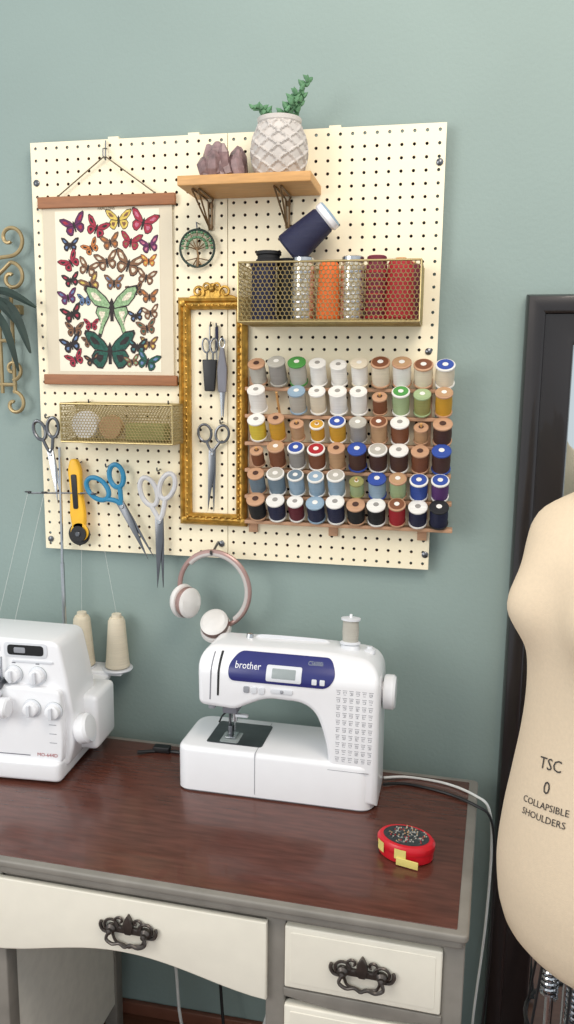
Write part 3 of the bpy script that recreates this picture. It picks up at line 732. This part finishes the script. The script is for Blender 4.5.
b.tube(smooth([(-.62,-.05,.34),(-.60,-.06,.20),(-.57,-.10,.07),(-.50,-.14,.006),(-.42,-.12,.02),(-.37,-.05,.10),(-.36,-.04,.3)],10),.004,'cord_white'); 
b.tube(smooth([(-.50,-.04,.4),(-.49,-.05,.2),(-.47,-.08,.06),(-.44,-.12,.006),(-.36,-.16,.006)],10),.004,'black'); b.done()

# ---------------------------------------------------------------- floor mirror
b=B('floor_mirror'); x0,x1,z0,z1=.145,.86,.002,1.812
prof=[(0,0),(0,.026),(.004,.034),(.012,.037),(.030,.034),(.036,.030),(.038,.024),(.046,.022),(.075,.019),(.088,.022),(.094,.020),(.097,.012),(.097,.004)]
sweep(b,x0,x1,z0,z1,prof,'black_frame',-.006)
b.box(x0+.09,x1-.09,-.012,-.008,z0+.09,z1-.09,'mirror_glass'); b.box(x0+.002,x1-.002,-.0075,-.002,z0,z1-.002,'black'); b.done()

# ---------------------------------------------------------------- dress form
tab=[(.742,.02,.02,.02),(.743,.125,.098,.10),(.76,.140,.112,.115),(.80,.152,.124,.128),(.87,.158,.130,.132),(.95,.152,.124,.123),(1.03,.140,.114,.105),(1.10,.130,.106,.092),(1.155,.126,.103,.086),(1.21,.127,.104,.090),(1.27,.135,.107,.096),(1.33,.144,.108,.102),(1.38,.151,.104,.102),(1.415,.152,.090,.09),(1.44,.140,.074,.075),(1.46,.110,.060,.062),(1.475,.078,.052,.055),(1.49,.060,.050,.052),(1.52,.054,.048,.05),(1.545,.052,.046,.048),(1.548,.01,.01,.01)]
def tv(z):
    for i in range(len(tab)-1):
        if tab[i][0]<=z<=tab[i+1][0]:
            p0=tab[max(i-1,0)];p1=tab[i];p2=tab[i+1];p3=tab[min(i+2,len(tab)-1)]
            t=(z-p1[0])/(p2[0]-p1[0]); 
            return [p1[k]+(p2[k]-p1[k])*(t) if i<2 or i>18 else .5*((2*p1[k])+(p2[k]-p0[k])*t+(2*p0[k]-5*p1[k]+4*p2[k]-p3[k])*t*t+(3*p1[k]-p0[k]-3*p2[k]+p3[k])*t**3) for k in (1,2,3)]
    return list(tab[-1][1:])
def fsurf(th,z,o=0):
    a,f,bk=tv(z); s_,c_=math.sin(th),math.cos(th)
    n=2.15; d=f if c_>0 else bk
    r=1/((abs(s_)/a)**n+(abs(c_)/d)**n)**(1/n)
    for sg in (1,-1):
        dt=th-sg*math.radians(33); dt=(dt+pi)%(2*pi)-pi
        zz=z-1.300; wz=.052 if zz<0 else .065
        r+=.036*math.exp(-(dt/.40)**2-(zz/wz)**2)
    dt=(th+pi)%(2*pi)-pi
    for sg in (1,-1):
        e=abs(dt)-math.radians(150); r+=.012*math.exp(-(e/.4)**2-((z-.87)/.07)**2)
    r+=o
    return Vector((r*s_,-r*c_,z))
b=B('dress_form'); seg=96; vs=[];zs2=[.742,.743,.748,.755]+[.765+.01*i for i in range(79)]+[1.548]
for z in zs2:
    for i in range(seg): vs.append(fsurf(2*pi*i/seg,z))
fs=[]
for j in range(len(zs2)-1):
    for i in range(seg): fs.append((j*seg+i,j*seg+(i+1)%seg,(j+1)*seg+(i+1)%seg,(j+1)*seg+i))
fs.append(tuple(range(seg))[::-1]); fs.append(tuple((len(zs2)-1)*seg+i for i in range(seg)))
b.add(vs,fs,'form_cloth')
def wp(cz):
    return lambda v: fsurf(.04+v.x/.118,cz+v.y+v.x*.20,.0012)
b.text('TSC',.026,'form_text',None,warp=wp(1.080)); b.text('0',.028,'form_text',None,warp=wp(1.044)); b.text('COLLAPSIBLE',.0150,'form_text',None,warp=wp(1.016)); b.text('SHOULDERS',.0150,'form_text',None,warp=wp(.997))
b.lathe([(.03,1.546),(.032,1.552),(.02,1.562),(.008,1.57)],'black',None,24)
b.cyl(.012,.05,.75,'chrome',None,20); b.cyl(.018,.30,.40,'black',None,20,bev=.003); b.cyl(.024,.70,.745,'black',None,20,bev=.003)
def coil(cx,cy,z0,z1,r,n,k): b.tube([(cx+r*math.cos(t*2*pi/10),cy+r*math.sin(t*2*pi/10),z0+(z1-z0)*t/(n*10)) for t in range(n*10+1)],.003,k,seg=6)
coil(0,0,.58,.70,.022,11,'chrome')
for dx,dy in ((-.05,-.02),(.05,-.02),(-.02,.05),(-.06,.03)):
    b.cyl(.006,.48,.745,'chrome',T((dx,dy,0)),12); coil(dx,dy,.62,.735,.013,11,'chrome')
for i in range(4):
    a=pi/4+i*pi/2; c,s_=math.cos(a),math.sin(a)
    b.tube(smooth([(.015*c,.015*s_,.30),(.10*c,.10*s_,.22),(.20*c,.20*s_,.05),(.23*c,.23*s_,.012)],6),.010,'black',seg=8)
    b.tube([(.012*c,.012*s_,.12),(.16*c,.16*s_,.11)],.005,'chrome',seg=8)
for z,r in ((.60,.085),(.49,.09)): b.tube([(r*math.cos(t*2*pi/32),r*math.sin(t*2*pi/32),z) for t in range(32)],.0035,'black',closed=True,seg=6)
for i in range(8):
    a=i*pi/4+.5; b.tube([(.07*math.cos(a),.07*math.sin(a),.742),(.085*math.cos(a),.085*math.sin(a),.60),(.09*math.cos(a),.09*math.sin(a),.49),(.012*math.cos(a),.012*math.sin(a),.46)],.0022,'black',seg=6)
b.done((.256,-.50,0),math.radians(-53))

# ---------------------------------------------------------------- camera
cam=bpy.data.cameras.new('camera'); co=bpy.data.objects.new('camera',cam); sc.collection.objects.link(co)
R=Matrix(((.9800,-.0442,.1938),(.1984,.1600,-.9670),(.0117,.9862,.1656))).to_quaternion().to_matrix().to_4x4()
co.matrix_world=T((0,-1.72,1.64))@R
cam.sensor_width=36; cam.sensor_fit='AUTO'; cam.lens=36*791/1024; cam.clip_start=.05
sc.camera=co
# ---------------------------------------------------------------- light
w=bpy.data.worlds.new('world'); sc.world=w; w.use_nodes=True
bg=w.node_tree.nodes['Background']; bg.inputs[0].default_value=(.88,.95,1,1); bg.inputs[1].default_value=.86
def area(name,loc,target,size,power,c):
    l=bpy.data.lights.new(name,'AREA'); l.shape='RECTANGLE'; l.size=size[0]; l.size_y=size[1]; l.energy=power; l.color=c
    o=bpy.data.objects.new(name,l); sc.collection.objects.link(o); o.location=loc
    o.rotation_euler=(Vector(target)-Vector(loc)).to_track_quat('-Z','Y').to_euler()
area('window_light',(-2.3,-2.6,2.2),(-.4,0,1.2),(1.4,1.6),42,(1,.97,.93))
area('ceiling_light',(.3,-1.3,2.86),(-.1,-.1,1.6),(.9,.9),21,(1,.88,.76))
sc.view_settings.view_transform='Standard'
